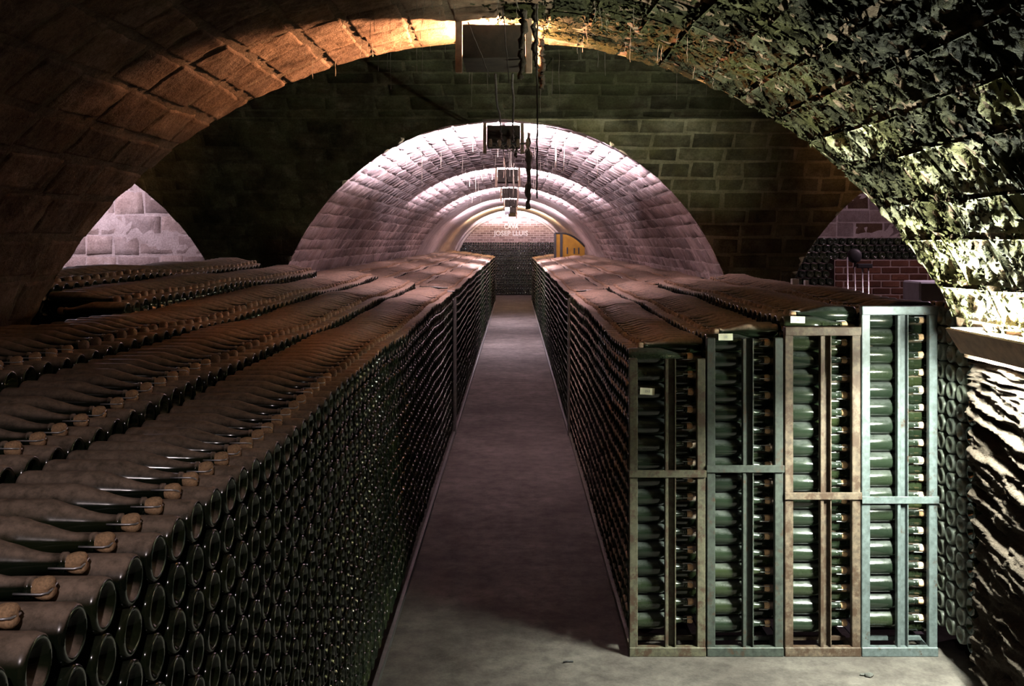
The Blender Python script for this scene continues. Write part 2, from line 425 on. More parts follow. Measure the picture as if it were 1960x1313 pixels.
# near vault with its side walls
near = link('ceiling_near_vault', patch('ceiling_near_vault', surf_main(X0), -S_M, ARC_M + 0.06, const(-2.4), y_near, 0.045, 0.05, M['mortar_brown']))
tag(near, kind='structure')
def near_mat(c): return M['stone_brown'] if c[0] + 0.35 * math.sin(c[1] * 3) < 0.35 else (M['stone_tube_lit'] if rnd.random() < (2.75 - c[2]) * 1.3 else M['stone_moss'])  # paler blocks more frequent low down, imitating the falloff of the tube light
nw = link('wall_near_right', patch('wall_near_right', surf_main(X0), ARC_M + 0.04, S_M, const(2.9), y_near, 0.009, 0.014, M['stone_wall'], -0.02, 1.7)); tag(nw, kind='structure')
nw = link('wall_behind_right', patch('wall_behind_right', surf_main(X0), ARC_M + 0.04, S_M, const(-2.4), const(2.92), 0.08, 0.12, M['stone_wall'], 0.0, 1.5)); tag(nw, kind='structure')
bl = [b for b in block_list(-S_M + 0.02, ARC_M + 0.03, 2.2, 5.2, 0.215, 0.40, 3, 0.028)]
def near_key(b):
    (p, n) = surf_main(X0)(np.array([(b[0] + b[1]) / 2]), np.array([(b[2] + b[3]) / 2])); p = p[0]
    sx, sy = HX + F * p[0] / p[1], HY - F * (p[2] - CAMZ) / p[1]
    return 0 if (-150 < sx < 2110 and -150 < sy < 1420) else 1
bl = [b for b in bl if near_key(b) == 0]
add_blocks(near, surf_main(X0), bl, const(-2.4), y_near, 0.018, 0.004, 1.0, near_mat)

# far vault
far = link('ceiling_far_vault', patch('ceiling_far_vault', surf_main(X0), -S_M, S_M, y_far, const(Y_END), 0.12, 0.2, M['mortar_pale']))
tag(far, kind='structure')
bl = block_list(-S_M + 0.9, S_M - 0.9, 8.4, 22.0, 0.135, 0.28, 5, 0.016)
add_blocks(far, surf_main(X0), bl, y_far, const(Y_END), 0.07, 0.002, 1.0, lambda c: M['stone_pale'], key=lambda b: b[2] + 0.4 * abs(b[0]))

# cross vault: the upper strip runs through, the lower parts stand between the galleries
Z_TOP = CZ_M + R_M
S_TOP = R_C * math.acos((Z_TOP - CZ_C) / R_C)
cross = link('ceiling_cross_vault', patch('ceiling_cross_vault', surf_cross, -S_TOP, S_TOP, const(-7.1), const(7.0), 0.1, 0.1, M['mortar_olive']))
tag(cross, kind='structure')
def xlo_l(u): return XL + hm(z_cross(u))
def xhi_l(u): return X0 - hm(z_cross(u))
def xlo_r(u): return X0 + hm(z_cross(u))
def xlo_rn(u): return X0 + hm(z_cross(u)) + 0.10 * np.clip((1.9 - z_cross(u)) / 0.3, 0, 1)     # behind the broken face of the near wall
def xhi_r(u): return XR - hm(z_cross(u))
for sgn in (1, -1):
    a, b = (S_TOP, S_C) if sgn > 0 else (-S_C, -S_TOP)
    for nm, lo, hi in (('wall_pier_left', xlo_l, xhi_l), ('wall_pier_right', xlo_r if sgn > 0 else xlo_rn, xhi_r)):
        o = link(nm, patch(nm, surf_cross, a, b, lo, hi, 0.08, 0.1, M['mortar_khaki_lit'] if 'right' in nm else M['mortar_olive'])); tag(o, kind='structure')
        if sgn > 0:
            bl = block_list(a + 0.01, min(b, S_C) - 0.9, -3.6 if 'left' in nm else 0.0, 0.0 if 'left' in nm else 3.6, 0.15, 0.33, 9, 0.03)
            add_blocks(o, surf_cross, bl, lo, hi, 0.07, 0.004, 1.0, lambda c: M['stone_khaki_lit'] if c[0] > 0 else M['stone_olive'])
bl = block_list(0.15, S_TOP - 0.01, -2.6, 2.4, 0.15, 0.36, 13, 0.028)
add_blocks(cross, surf_cross, bl, const(-7), const(6.8), 0.06, 0.005, 1.0, lambda c: M['stone_olive'])

# side galleries
for nm, xc, yend in (('ceiling_left_gallery', XL, 11.0), ('ceiling_right_gallery', XR, 13.6)):
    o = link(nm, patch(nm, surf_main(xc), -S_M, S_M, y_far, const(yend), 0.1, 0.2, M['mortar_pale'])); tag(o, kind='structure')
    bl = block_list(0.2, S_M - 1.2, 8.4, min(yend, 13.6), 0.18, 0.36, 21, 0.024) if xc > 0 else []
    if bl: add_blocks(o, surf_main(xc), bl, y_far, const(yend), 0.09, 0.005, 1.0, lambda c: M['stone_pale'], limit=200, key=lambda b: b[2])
    o2 = link(nm.replace('ceiling', 'ceiling_near'), patch(nm, surf_main(xc), -S_M, S_M, const(-2.4), y_near, 0.15, 0.4, M['mortar_brown'])); tag(o2, kind='structure')
w = MB().box(-7.15, -7.05, -2.4, 11.2, 0, 3.9).build('wall_left', M['mortar_olive']); w['kind'] = 'structure'
w = MB().box(6.98, 7.08, -2.4, 13.8, 0, 3.9).build('wall_right', M['mortar_olive']); w['kind'] = 'structure'
w = MB().box(-7.15, 7.08, -2.5, -2.35, 0, 3.9).build('wall_back', M['mortar_brown']); w['kind'] = 'structure'

# end wall of the left gallery with its stone blocks
wl = MB().box(-7.1, -2.6, 11.0, 11.2, 0, 3.3).build('wall_gallery_end_left', M['mortar_pale']); wl['kind'] = 'structure'
def surf_wall(u, v): return np.stack([v, 0 * u + 11.0, u], -1), np.stack([0 * u, 0 * u - 1.0, 0 * u], -1)
bl = block_list(1.45, 3.1, -5.4, -2.9, 0.24, 0.36, 31, 0.022)
add_blocks(wl, surf_wall, bl, const(-6.9), const(-2.75), 0.07, 0.004, 1.0, lambda c: M['stone_pale'])
wr = MB().box(2.6, 7.0, 13.6, 13.8, 0, 3.3).build('wall_gallery_end_right', M['mortar_pale']); wr['kind'] = 'structure'

def surf_wall_r(u, v): return np.stack([v, 0 * u + 13.6, u], -1), np.stack([0 * u, 0 * u - 1.0, 0 * u], -1)
add_blocks(wr, surf_wall_r, block_list(1.5, 3.1, 3.4, 5.8, 0.20, 0.36, 37, 0.02), const(2.7), const(6.9), 0.07, 0.004, 1.0, lambda c: M['stone_brown'] if rnd.random() < 0.25 else M['stone_pale'])
# end wall of the main gallery, with a moulded arch in front of it
we = MB().box(-2.5, 2.3, Y_END, Y_END + 0.2, 0, 3.4).build('wall_end', M['end_brick']); we['kind'] = 'structure'
def arch_ring(name, y0, y1, r0, r1, mat):
    mb = MB(); n = 40
    th = [-(TH_M + 0.05) + 2 * (TH_M + 0.05) * k / n for k in range(n + 1)]
    for k in range(n + 1):
        for (r, y) in ((r0, y0), (r1, y0), (r1, y1), (r0, y1)):
            mb.v.append((X0 + r * math.sin(th[k]), y, CZ_M + r * math.cos(th[k])))
    for k in range(n):
        for q in range(4): mb.f.append((4 * k + q, 4 * k + (q + 1) % 4, 4 * k + 4 + (q + 1) % 4, 4 * k + 4 + q))
    mb.f += [(0, 1, 2, 3), (4 * n + 3, 4 * n + 2, 4 * n + 1, 4 * n)]
    o = mb.build(name, mat); o['kind'] = 'structure'; return o
arch_ring('trim_1', 36.4, 37.0, R_M - 0.06, R_M + 0.02, M['mortar_pale'])
arch_ring('trim_2', 37.4, 38.0, R_M - 0.12, R_M + 0.02, M['mortar_pale'])

# ------------------------------------------------------------------ bottles
D, PT, RB = 0.089, 0.1135, 0.0435             # vertical pitch, pitch along the stack, body radius
BODY = [(0.030, 0.0), (0.027, 0.012), (0.014, 0.024), (0.003, 0.0325), (0.0, 0.0365), (0.0035, 0.0412), (0.012, 0.0435), (0.148, 0.0435), (0.164, 0.0426),
        (0.180, 0.0384), (0.195, 0.0335), (0.214, 0.0290), (0.234, 0.0225), (0.254, 0.0178), (0.272, 0.0155), (0.290, 0.0145), (0.2905, 0.0172), (0.298, 0.0172), (0.2985, 0.0140), (0.303, 0.0138)]
BODY_LO = [(0.026, 0.0), (0.010, 0.026), (0.0, 0.0365), (0.010, 0.0435), (0.152, 0.0435), (0.185, 0.0380), (0.230, 0.0240), (0.270, 0.0155), (0.303, 0.0145)]
CORK = [(0.300, 0.0136), (0.3035, 0.0145), (0.309, 0.0168), (0.317, 0.0180), (0.325, 0.0172), (0.330, 0.0125), (0.3315, 0.006), (0.332, 0.0)]
CORK_LO = [(0.300, 0.0140), (0.310, 0.0178), (0.325, 0.0172), (0.331, 0.0)]
def lathe(prof, n, notch=False):
    v, f, idx = [], [], []
    for t, r in prof:
        if r < 1e-6: idx.append([len(v)]); v.append((t, 0, 0)); continue
        row = []
        for k in range(n):
            a = 2 * PI * k / n; y, z = r * math.cos(a), r * math.sin(a); tt = t
            if notch and t > 0.305:                       # the clip bites into the cork
                g = math.exp(-(z / 0.0042) ** 2); tt = t - 0.006 * g * min(1, (t - 0.305) / 0.02); y *= 1 - 0.16 * g
            row.append(len(v)); v.append((tt, y, z))
        idx.append(row)
    for a, b in zip(idx[:-1], idx[1:]):
        if len(a) == 1:
            for k in range(n): f.append((a[0], b[k], b[(k + 1) % n]))
        elif len(b) == 1:
            for k in range(n): f.append((a[k], b[0], a[(k + 1) % n]))
        else:
            for k in range(n): f.append((a[k], b[k], b[(k + 1) % n], a[(k + 1) % n]))
    return v, f
def flip(f): return [q[::-1] for q in f]
def lathe_mesh(name, prof, n, mat, notch=False):
    v, f = lathe(prof, n, notch); return mesh_np(name, v, flip(f), mat)
ME_STACK = lathe_mesh('bottle', BODY, 28, M['glass_stack']); ME_RACK = lathe_mesh('bottle', BODY, 28, M['glass_rack'])
ME_SIDE = lathe_mesh('bottle_side', BODY, 28, M['glass_side_lit'])
ME_CLEAN = lathe_mesh('bottle_covered', BODY, 28, M['glass_clean'])
ME_CORK = lathe_mesh('cork', CORK, 24, M['cork'], True)
clip = MB().tube([(0.276, 0.0182, 0), (0.288, 0.0186, 0), (0.318, 0.0195, 0), (0.327, 0.0150, 0), (0.3285, 0, 0), (0.327, -0.0150, 0), (0.318, -0.0195, 0), (0.288, -0.0186, 0), (0.276, -0.0182, 0)], 0.0019, 6)
ME_CLIP = mesh_np('wire_clip', clip.v, clip.f, M['wire'])
ME_STACK.name = 'bottle_dusty'; ME_RACK.name = 'bottle_rack'

# each stack: aisle-face x, side (-1 left of the aisle, bottles point away from the aisle), width, height of the top of its
# aisle-side bottles, start, end, whether the whole aisle face shows, whether the near end shows
WST = 0.388
STACKS = {
    'L1': (-0.64, -1, 1.548, 0.95, 10.55, True, False), 'L2': (-1.030, -1, 1.630, 0.95, 10.55, False, False),
    'L3': (-1.420, -1, 1.706, 0.95, 10.55, False, False), 'L4n': (-1.80, -1, 1.66, 2.6, 4.45, False, False),
    'L4': (-1.810, -1, 1.800, 4.62, 9.35, False, False), 'L5': (-2.200, -1, 1.872, 4.62, 8.9, False, False), 'L6': (-2.590, -1, 1.84, 4.65, 8.5, False, False),
    'L1f': (-0.635, -1, 1.548, 10.65, 33.0, True, False), 'L2f': (-1.010, -1, 1.600, 10.65, 33.0, False, False),
    'L3f': (-1.385, -1, 1.660, 10.65, 33.0, False, False), 'L4f': (-1.755, -1, 1.700, 9.7, 33.0, False, False),
    'R1': (0.573, 1, 1.530, 5.0, 10.45, True, True), 'R2': (0.963, 1, 1.600, 5.0, 10.45, False, True),
    'R3': (1.353, 1, 1.690, 5.0, 9.6, False, True), 'R4': (1.743, 1, 1.715, 5.0, 9.3, False, True),
    'R5': (2.134, 1, 1.735, 4.62, 5.45, True, False),
    'R1f': (0.575, 1, 1.515, 10.6, 33.5, True, False), 'R2f': (0.945, 1, 1.575, 10.6, 33.5, False, False),
    'R3f': (1.315, 1, 1.625, 9.8, 33.5, False, False), 'R4f': (1.670, 1, 1.640, 9.9, 33.5, False, False),
}
RACKZ0 = 0.062
cands = []          # (stack, type, column, row from top, position of base centre, heading angle, score)
def wav(name, y):
    s = sum(map(ord, name)); a = 0.009
    return a * math.sin(y * 1.9 + s) + 0.6 * a * math.sin(y * 4.3 + 2.1 * s) - a
for nm, (xf, sd, zt, y0, y1, face, front) in STACKS.items():
    ncol = int((y1 - y0 - 0.09) / PT)
    for j in range(ncol):
        for typ in 'AB':
            y = y0 + RB + 0.004 + j * PT + (PT / 2 if typ == 'B' else 0)
            dz = wav(nm, y) if y > 5.3 or sd < 0 else -0.004
            ztop = zt - RB + dz + (D / 2 + 0.0018 if typ == 'B' else 0)
            nrow = int((ztop - RB - RACKZ0) / D) + 1
            for k in range(nrow):
                full = (front and j == 0) or (front and j == 1 and typ == 'A') or (face and typ == 'A') or (face and typ == 'B' and y < 6.5)
                if not full and k > (2 if y < 9 else 1): break
                jx = rnd.uniform(-0.002, 0.003)
                x = xf + sd * jx if typ == 'A' else xf + sd * (WST - abs(jx) * 0.6)
                ang = (0 if sd > 0 else PI) + (0 if typ == 'A' else PI) + max(-0.006, min(0.006, rnd.gauss(0, 0.004)))
                z = ztop - k * D + rnd.uniform(-0.0008, 0.0008)
                p = (x, y + rnd.uniform(-0.002, 0.002), z)
                # rough size of what the photograph shows of it
                X, Y = abs(x), y; sc = 0.0; hgt = CAMZ - z
                if face and typ == 'A': sc += 0.785 * (F * 0.088 / Y) ** 2 * X / Y * (1.6 if nm == 'R5' else 1.0)
                if k == 0: sc += (F / Y) ** 2 * 0.088 * (0.30 if typ == 'B' else 0.17) * hgt / Y * 0.6
                if front and j == 0: sc += 3000 if typ == 'A' else (500 if nm in ('R3', 'R4') else 60)
                sx, sy = HX + F * x / Y, HY + F * hgt / Y
                if typ == 'B' : sx = HX + F * (x - sd * 0.30) / Y if sd < 0 else sx
                if sx < -30 or sy > 1345: sc = 0
                if nm in ('L4n', 'L6') : sc = 0
                if nm == 'R5' and (sx > 1850 or typ == 'B'): sc = 0
                cands.append([nm, typ, j, k, p, ang, sc, sx, sy])
# bottles in the rack against the end wall, and in the right gallery
EXTRA = []
for r_ in range(21):
    z = 0.10 + r_ * 0.0925
    hw = min(2.0, float(hm(z + 0.1)) - 0.05)
    for c_ in range(int(2 * hw / 0.094)):
        EXTRA.append(((X0 - hw + 0.05 + c_ * 0.094 + (0.047 if r_ % 2 else 0), 37.55 + rnd.gauss(0, 0.004), z), PI / 2))
for r_ in range(3):
    for c_ in range(22): EXTRA.append(((3.5 + c_ * 0.094 + (0.047 if r_ % 2 else 0), 12.02 if c_ > 3 else 11.9, 1.885 + 0.086 * r_ - 0.0), PI / 2))
for r_ in range(8):
    for c_ in range(5): EXTRA.append(((3.35 + c_ * 0.094 + (0.047 if r_ % 2 else 0), 11.9, 1.84 - 0.088 * r_), PI / 2))
order = sorted(range(len(cands)), key=lambda i: -cands[i][6])
chosen = set(order[:300])

ORD = {1: 'first', 2: 'second', 3: 'third', 4: 'fourth', 5: 'fifth', 6: 'sixth', 7: 'seventh', 8: 'eighth', 9: 'ninth', 10: 'tenth', 11: 'eleventh', 12: 'twelfth',
       13: 'thirteenth', 14: 'fourteenth', 15: 'fifteenth', 16: 'sixteenth', 17: 'seventeenth', 18: 'eighteenth', 19: 'nineteenth', 20: 'twentieth'}
def nth(n):
    if n in ORD: return ORD[n]
    return {2: 'twenty', 3: 'thirty', 4: 'forty'}[n // 10] + '-' + nth(n % 10) if n % 10 else {3: 'thirtieth', 4: 'fortieth'}[n // 10]
RACKNAME = {'R1': 'olive rack', 'R2': 'dark green rack', 'R3': 'rusty brown rack', 'R4': 'bluish grey rack'}
rank = {}
for i, c in enumerate(cands):
    if c[6] > 0: rank.setdefault((c[0], c[1], c[3]), []).append((c[2], i))
pos_in_row = {}
for key, l in rank.items():
    for q, (j, i) in enumerate(sorted(l)): pos_in_row[i] = q + 1
def bottle_label(i):
    nm, typ, j, k = cands[i][:4]; n = pos_in_row[i]
    if nm in RACKNAME:
        if typ == 'A': return f'dark bottle at the front of the {RACKNAME[nm]}, {nth(k + 1)} from its top'
        return f'bottle with base right behind front corks of the {RACKNAME[nm]}, {nth(k + 1)} down'
    if nm == 'R5': return f'bottle base right of the bluish grey rack, {nth(k + 1)} row down, {nth(n)} from stone wall'
    st = {'L1': 'left aisle stack', 'L2': 'second left stack', 'L3': 'third left stack'}.get(nm, 'outer left stack')
    if typ == 'A': return f'bottle base in {nth(k + 1)} row of the {st}, {nth(n)} from frame edge'
    return f'dusty bottle with cork atop the {st}, {nth(n)} from frame edge' if k == 0 else f'buried corked bottle, {nth(k + 1)} row of the {st}, {nth(n)} from frame edge'
for i in sorted(chosen):
    nm, typ, j, k, p, ang, sc, sx, sy = cands[i]
    rack = nm in RACKNAME or nm == 'R5'
    o = link('bottle', ME_SIDE if nm == 'R5' else ME_RACK if rack else (ME_STACK if k == 0 else ME_CLEAN), None, p)
    roll = rnd.uniform(0, 2 * PI) if rack else rnd.uniform(-0.5, 0.3)
    o.rotation_euler = (roll, rnd.uniform(-0.003, 0.003), ang)
    tag(o, bottle_label(i), 'bottle', 'bottles stacked on their sides')
    ck = link('cork', ME_CORK, o)
    link('wire_clip', ME_CLIP, ck)

# all other bottles: one object, the template bottles set out on points
def stuff_bottles(name, pts, rots, lods):
    tv, tf, fm, tm = [], [], [], []
    for lod, (bp, cp, n, gm) in enumerate(((BODY, CORK, 20, 0), (BODY_LO, CORK_LO, 12, 0), (BODY, CORK, 20, 2), (BODY_LO, CORK_LO, 12, 2))):
        for prof, mi in ((bp, gm), (cp, 1)):
            v, f = lathe(prof, n); b = len(tv); tv += v; tf += [tuple(x + b for x in q) for q in flip(f)]; fm += [mi] * len(f); tm += [lod + 1] * len(v)
    nt_ = len(tv)
    me = mesh_np(name, tv + [tuple(p) for p in pts], tf, [M['glass_stack'], M['cork_dusty'], M['glass_clean']], True, fm)
    at = me.attributes.new('template', 'INT', 'POINT'); at.data.foreach_set('value', tm + [-(l + 1) for l in lods])
    ar = me.attributes.new('heading', 'FLOAT_VECTOR', 'POINT'); ar.data.foreach_set('vector', list(np.concatenate([np.zeros(nt_ * 3), np.array(rots).ravel()])))
    o = link(name, me)
    ng = bpy.data.node_groups.new('set_out_bottles', 'GeometryNodeTree')
    ng.interface.new_socket('Geometry', in_out='INPUT', socket_type='NodeSocketGeometry'); ng.interface.new_socket('Geometry', in_out='OUTPUT', socket_type='NodeSocketGeometry')
    N, Lk = ng.nodes, ng.links
    gi, go = N.new('NodeGroupInput'), N.new('NodeGroupOutput'); jn = N.new('GeometryNodeJoinGeometry'); Lk.new(jn.outputs[0], go.inputs[0])
    na = N.new('GeometryNodeInputNamedAttribute'); na.data_type = 'INT'; na.inputs[0].default_value = 'template'
    nr = N.new('GeometryNodeInputNamedAttribute'); nr.data_type = 'FLOAT_VECTOR'; nr.inputs[0].default_value = 'heading'
    er = N.new('FunctionNodeEulerToRotation'); Lk.new(nr.outputs[0], er.inputs[0])
    def sep(val):
        c = N.new('FunctionNodeCompare'); c.data_type = 'INT'; c.operation = 'EQUAL'
        ins = [s for s in c.inputs if s.type == 'INT']; Lk.new(na.outputs[0], ins[0]); ins[1].default_value = val
        s = N.new('GeometryNodeSeparateGeometry'); s.domain = 'POINT'; Lk.new(gi.outputs[0], s.inputs[0]); Lk.new(c.outputs[0], s.inputs[1]); return s.outputs[0]
    for lod in (1, 2, 3, 4):
        ip = N.new('GeometryNodeInstanceOnPoints'); Lk.new(sep(-lod), ip.inputs['Points']); Lk.new(sep(lod), ip.inputs['Instance']); Lk.new(er.outputs[0], ip.inputs['Rotation'])
        Lk.new(ip.outputs[0], jn.inputs[0])
    md = o.modifiers.new('set_out', 'NODES'); md.node_group = ng
    return o
pts, rots, lods = [], [], []
for i, c in enumerate(cands):
    if i in chosen: continue
    pts.append((c[4][0] + rnd.uniform(-0.003, 0.003), c[4][1], c[4][2])); rots.append((rnd.uniform(-0.5, 0.5), rnd.uniform(-0.012, 0.012), c[5] + rnd.gauss(0, 0.012))); lods.append((0 if c[4][1] < 9.5 else 1) + (2 if c[3] > 0 and c[0] not in RACKNAME else 0))
for p, a in EXTRA: pts.append(p); rots.append((0, 0, a)); lods.append(3)
so = stuff_bottles('bottles', pts, rots, lods)
tag(so, 'thousands of dusty dark wine bottles stacked on their sides along both sides of the aisle', 'bottles', kind='stuff')

# ------------------------------------------------------------------ bottle racks
def rack(label, mat, x0, x1, y0, y1, ztop, zmid, top_rail, mid_iron=True):
    t = thing('bottle_rack', label, 'rack', ((x0 + x1) / 2, y0, 0), 'steel bottle racks')
    cx = (x0 + x1) / 2; a, b = x0 - cx, x1 - cx; L_ = y1 - y0; pw = 0.042
    MB().box(a, a + pw, 0, 0.035, 0, ztop, 0.003).build('post', mat, t)
    MB().box(b - pw, b, 0, 0.035, 0, ztop, 0.003).build('post', mat, t)
    m0 = (a + b) / 2 - 0.012
    zm = ztop - (0.003 if not top_rail else 0.045)
    mb = MB(); mb.box(m0, m0 + 0.016, -0.004, 0.032, 0.045, zm, 0.002); mb.box(m0 + 0.016, m0 + 0.052, 0.026, 0.032, 0.045, zm); mb.box(m0 + 0.049, m0 + 0.054, -0.004, 0.032, 0.045, zm); mb.build('middle_post', mat, t)
    MB().box(a - 0.001, b + 0.001, -0.008, 0.030, 0.0, 0.046, 0.003).build('bottom_rail', mat, t)
    MB().box(a - 0.003, b + 0.003, -0.014, -0.003, zmid - 0.018, zmid + 0.018, 0.002).build('cross_rail', mat, t)
    if top_rail: MB().box(a - 0.001, b + 0.001, -0.010, 0.035, ztop - 0.044, ztop, 0.003).build('top_rail', mat, t)
    for xx in (a, b - pw):
        MB().box(xx, xx + pw, L_ - 0.035, L_, 0, ztop - 0.02, 0.003).build('rear_post', mat, t)
        MB().box(xx, xx + pw, 0.035, L_ - 0.035, 0.010, 0.046).build('floor_rail', mat, t)
    for q in range(14): 
        yy = 0.10 + q * (L_ - 0.2) / 13
        MB().box(a + pw, b - pw, yy, yy + 0.02, 0.040, 0.058).build('base_bar', mat, t)
    return t
rack('olive rusted steel rack standing nearest the aisle', M['steel_olive'], 0.571, 0.950, 4.955, 10.5, 1.482, 0.910, False)
rack('dark green steel rack, second from the aisle', M['steel_green'], 0.957, 1.337, 4.955, 10.5, 1.585, 0.935, False)
rack('rusty brown steel rack with a top rail, third from the aisle', M['steel_rust'], 1.345, 1.722, 4.955, 9.65, 1.640, 0.800, True)
rack('tallest rack, bluish grey painted steel beside the stone wall', M['steel_blue'], 1.728, 2.105, 4.955, 9.35, 1.743, 0.780, True)
def plain_rack(label, x0, x1, y0, y1, ztop):
    t = thing('bottle_rack', label, 'rack', ((x0 + x1) / 2, y0, 0), 'steel bottle racks'); hw = (x1 - x0) / 2; L_ = y1 - y0; m = M['steel_dark']
    for xx in (-hw, hw - 0.02):
        for yy in (0, L_ - 0.03): MB().box(xx, xx + 0.02, yy, yy + 0.03, 0, ztop, 0.002).build('post', m, t)
        MB().box(xx, xx + 0.02, 0.03, L_ - 0.03, 0.01, 0.046).build('floor_rail', m, t)
    return t
plain_rack('dark steel rack frame along the left of the aisle, nearer part', -1.03, -0.628, 0.90, 10.58, 1.45)
plain_rack('dark steel rack frame along the left of the aisle, farther part', -1.00, -0.622, 10.62, 33.1, 1.45)
plain_rack('dark steel rack frame on the right behind the four front racks', 0.562, 0.94, 10.55, 33.6, 1.45)

# paper tags
def paper_tag(label, x, z, y, w, h, tilt, marks):
    t = thing('paper_tag', label, 'tag', (x, y, z), 'paper tags on the racks')
    n = 6; mb = MB()
    for k in range(n + 1):
        xx = -w / 2 + w * k / n
        for (yy) in (0.0, 0.0012):
            for zz in (-h / 2, h / 2): mb.v.append((xx, yy + 0.002 * math.sin(k), zz))
    for k in range(n):
        b = 4 * k
        mb.f += [(b, b + 4, b + 5, b + 1), (b + 2, b + 3, b + 7, b + 6), (b + 1, b + 5, b + 7, b + 3), (b, b + 2, b + 6, b + 4)]
    mb.f += [(0, 1, 3, 2), (4 * n, 4 * n + 2, 4 * n + 3, 4 * n + 1)]
    mb.build('sheet', M['paper'], t)
    if marks:
        fc = bpy.data.curves.new('handwriting', 'FONT'); fc.body = marks; fc.size = h * 0.42; fc.align_x = 'CENTER'; fc.align_y = 'CENTER'; fc.extrude = 0.0002
        tmp = bpy.data.objects.new('tmp', fc); me = bpy.data.meshes.new_from_object(tmp); bpy.data.objects.remove(tmp)
        me.materials.clear(); me.materials.append(M['ink'])
        link('handwriting', me, t, (0.0, -0.0035, 0.0), (PI / 2, 0, 0))
    t.rotation_euler = (0, tilt, 0)
def at(px, py, y): return ((px - HX) * y / F, CAMZ - (py - HY) * y / F)
for lab, px, py, tilt, mk, yy in (('white paper tag with handwritten 23-2 hanging in the olive rack', 1239, 749, 0.05, '23-2', 4.985),
                          ('cream paper tag on the top bottle of the dark green rack', 1389, 645, -0.02, '22', 4.975), ('cream paper tag on the bottle above the rusty rack', 1527, 612, 0.02, '22', 4.975)):
    x, z = at(px, py, yy); paper_tag(lab, x, z, yy, 0.072, 0.034, tilt, mk)

# ------------------------------------------------------------------ lamps
def point_light(name, parent, loc, power, col, size):
    ld = bpy.data.lights.new(name, 'POINT'); ld.energy = power; ld.color = col; ld.shadow_soft_size = size
    return link(name, ld, parent, loc)
def bulb_mesh(mat): return lathe_mesh('bulb', [(0, 0), (0.002, 0.010), (0.02, 0.013), (0.03, 0.020), (0.045, 0.026), (0.06, 0.024), (0.07, 0.014), (0.074, 0)], 14, mat)
BULB = {'bulb_warm': bulb_mesh(M['bulb_warm']), 'bulb_pink': bulb_mesh(M['bulb_pink'])}
def vault_lamp(label, y, w, zlow, gap, power, col, bmat, back=None, bottom=True, xc=X0, size=0.02, zc=Z_TOP, bz=0.14, blen=0.13):
    """a box of boards hung from the crown: boards face the viewer, the light leaves sideways"""
    t = thing('vault_lamp', label, 'lamp', (xc, y, zc), 'lamps along the crown')
    h = zc - zlow
    MB().box(-w / 2, w / 2, 0, 0.014, -h, -0.025, 0.002).build('front_board', M['board_dark'], t)
    for s in (-1, 1): MB().box(s * (w / 2 + 0.018) - 0.016, s * (w / 2 + 0.018) + 0.016, -0.004, 0.026, -h - 0.07, 0.02, 0.003).build('hanger', M['wood'], t)
    if back: MB().box(-w / 2, w / 2, back, back + 0.014, -h, 0.0, 0.002).build('back_board', M['board_dark'], t)
    if bottom: MB().box(-w / 2, w / 2, 0.014, (back or blen), -h, -h + 0.014).build('bottom_board', M['board_dark'], t)
    elif not back:                                    # a slot is left open over the aisle
        for s in (-1, 1): MB().box(min(s * 0.013, s * w / 2), max(s * 0.013, s * w / 2), 0.014, blen, -h, -h + 0.014).build('bottom_board', M['board_dark'], t)
        MB().box(-0.013, 0.013, gap + 0.022, blen, -h, -h + 0.014).build('bottom_board', M['board_dark'], t)
    MB().box(-0.016, 0.016, gap - 0.016, gap + 0.016, -0.03, 0.02, 0.003).build('socket', M['black'], t)
    link('bulb', BULB[bmat], t, (0, gap, -0.028), (0, PI / 2, 0))
    point_light('lamp_light', t, (0, gap, -bz - 0.03), power, col, size)
    return t
vault_lamp('nearest wooden lamp box under the crown, glowing orange', 4.78, 0.30, 2.945, 0.19, P_NEAR, LAMP_WARM, 'bulb_warm', back=0.39, bz=0.11)
names = ['second', 'third', 'fourth', 'fifth', 'sixth', 'farthest']
for k, y in enumerate((8.95, 14.5, 19.8, 25.2, 30.6, 35.6)):
    vault_lamp(f'{names[k]} lamp box along the crown, glowing pinkish white', y, 0.30, 2.92, 0.05, P_FAR * (1.0, 0.8, 0.8, 0.8, 0.7, 0.4)[k], LAMP_PINK if k != 4 else (1.0, 0.72, 0.42), 'bulb_pink', bottom=(k not in (2, 3)), blen=(0.3, 0.4, 0.4, 0.4, 0.4, 0.3)[k])
vault_lamp('added downward lamp box under the crown, unseen behind the viewer', -0.8, 0.26, 2.90, 0.15, P_BACK, (1.0, 0.86, 0.88), 'bulb_pink', back=0.30, bottom=False)  # added lamp out of view, to light the near bottle tops
vault_lamp('lamp box hidden high in the left side gallery', 10.0, 0.26, 2.965, 0.06, 210.0, LAMP_PINK, 'bulb_pink', xc=XL)
vault_lamp('lamp box hidden high in the right side gallery', 9.45, 0.26, 2.965, 0.06, 180.0, (1.0, 0.70, 0.84), 'bulb_pink', xc=XR)

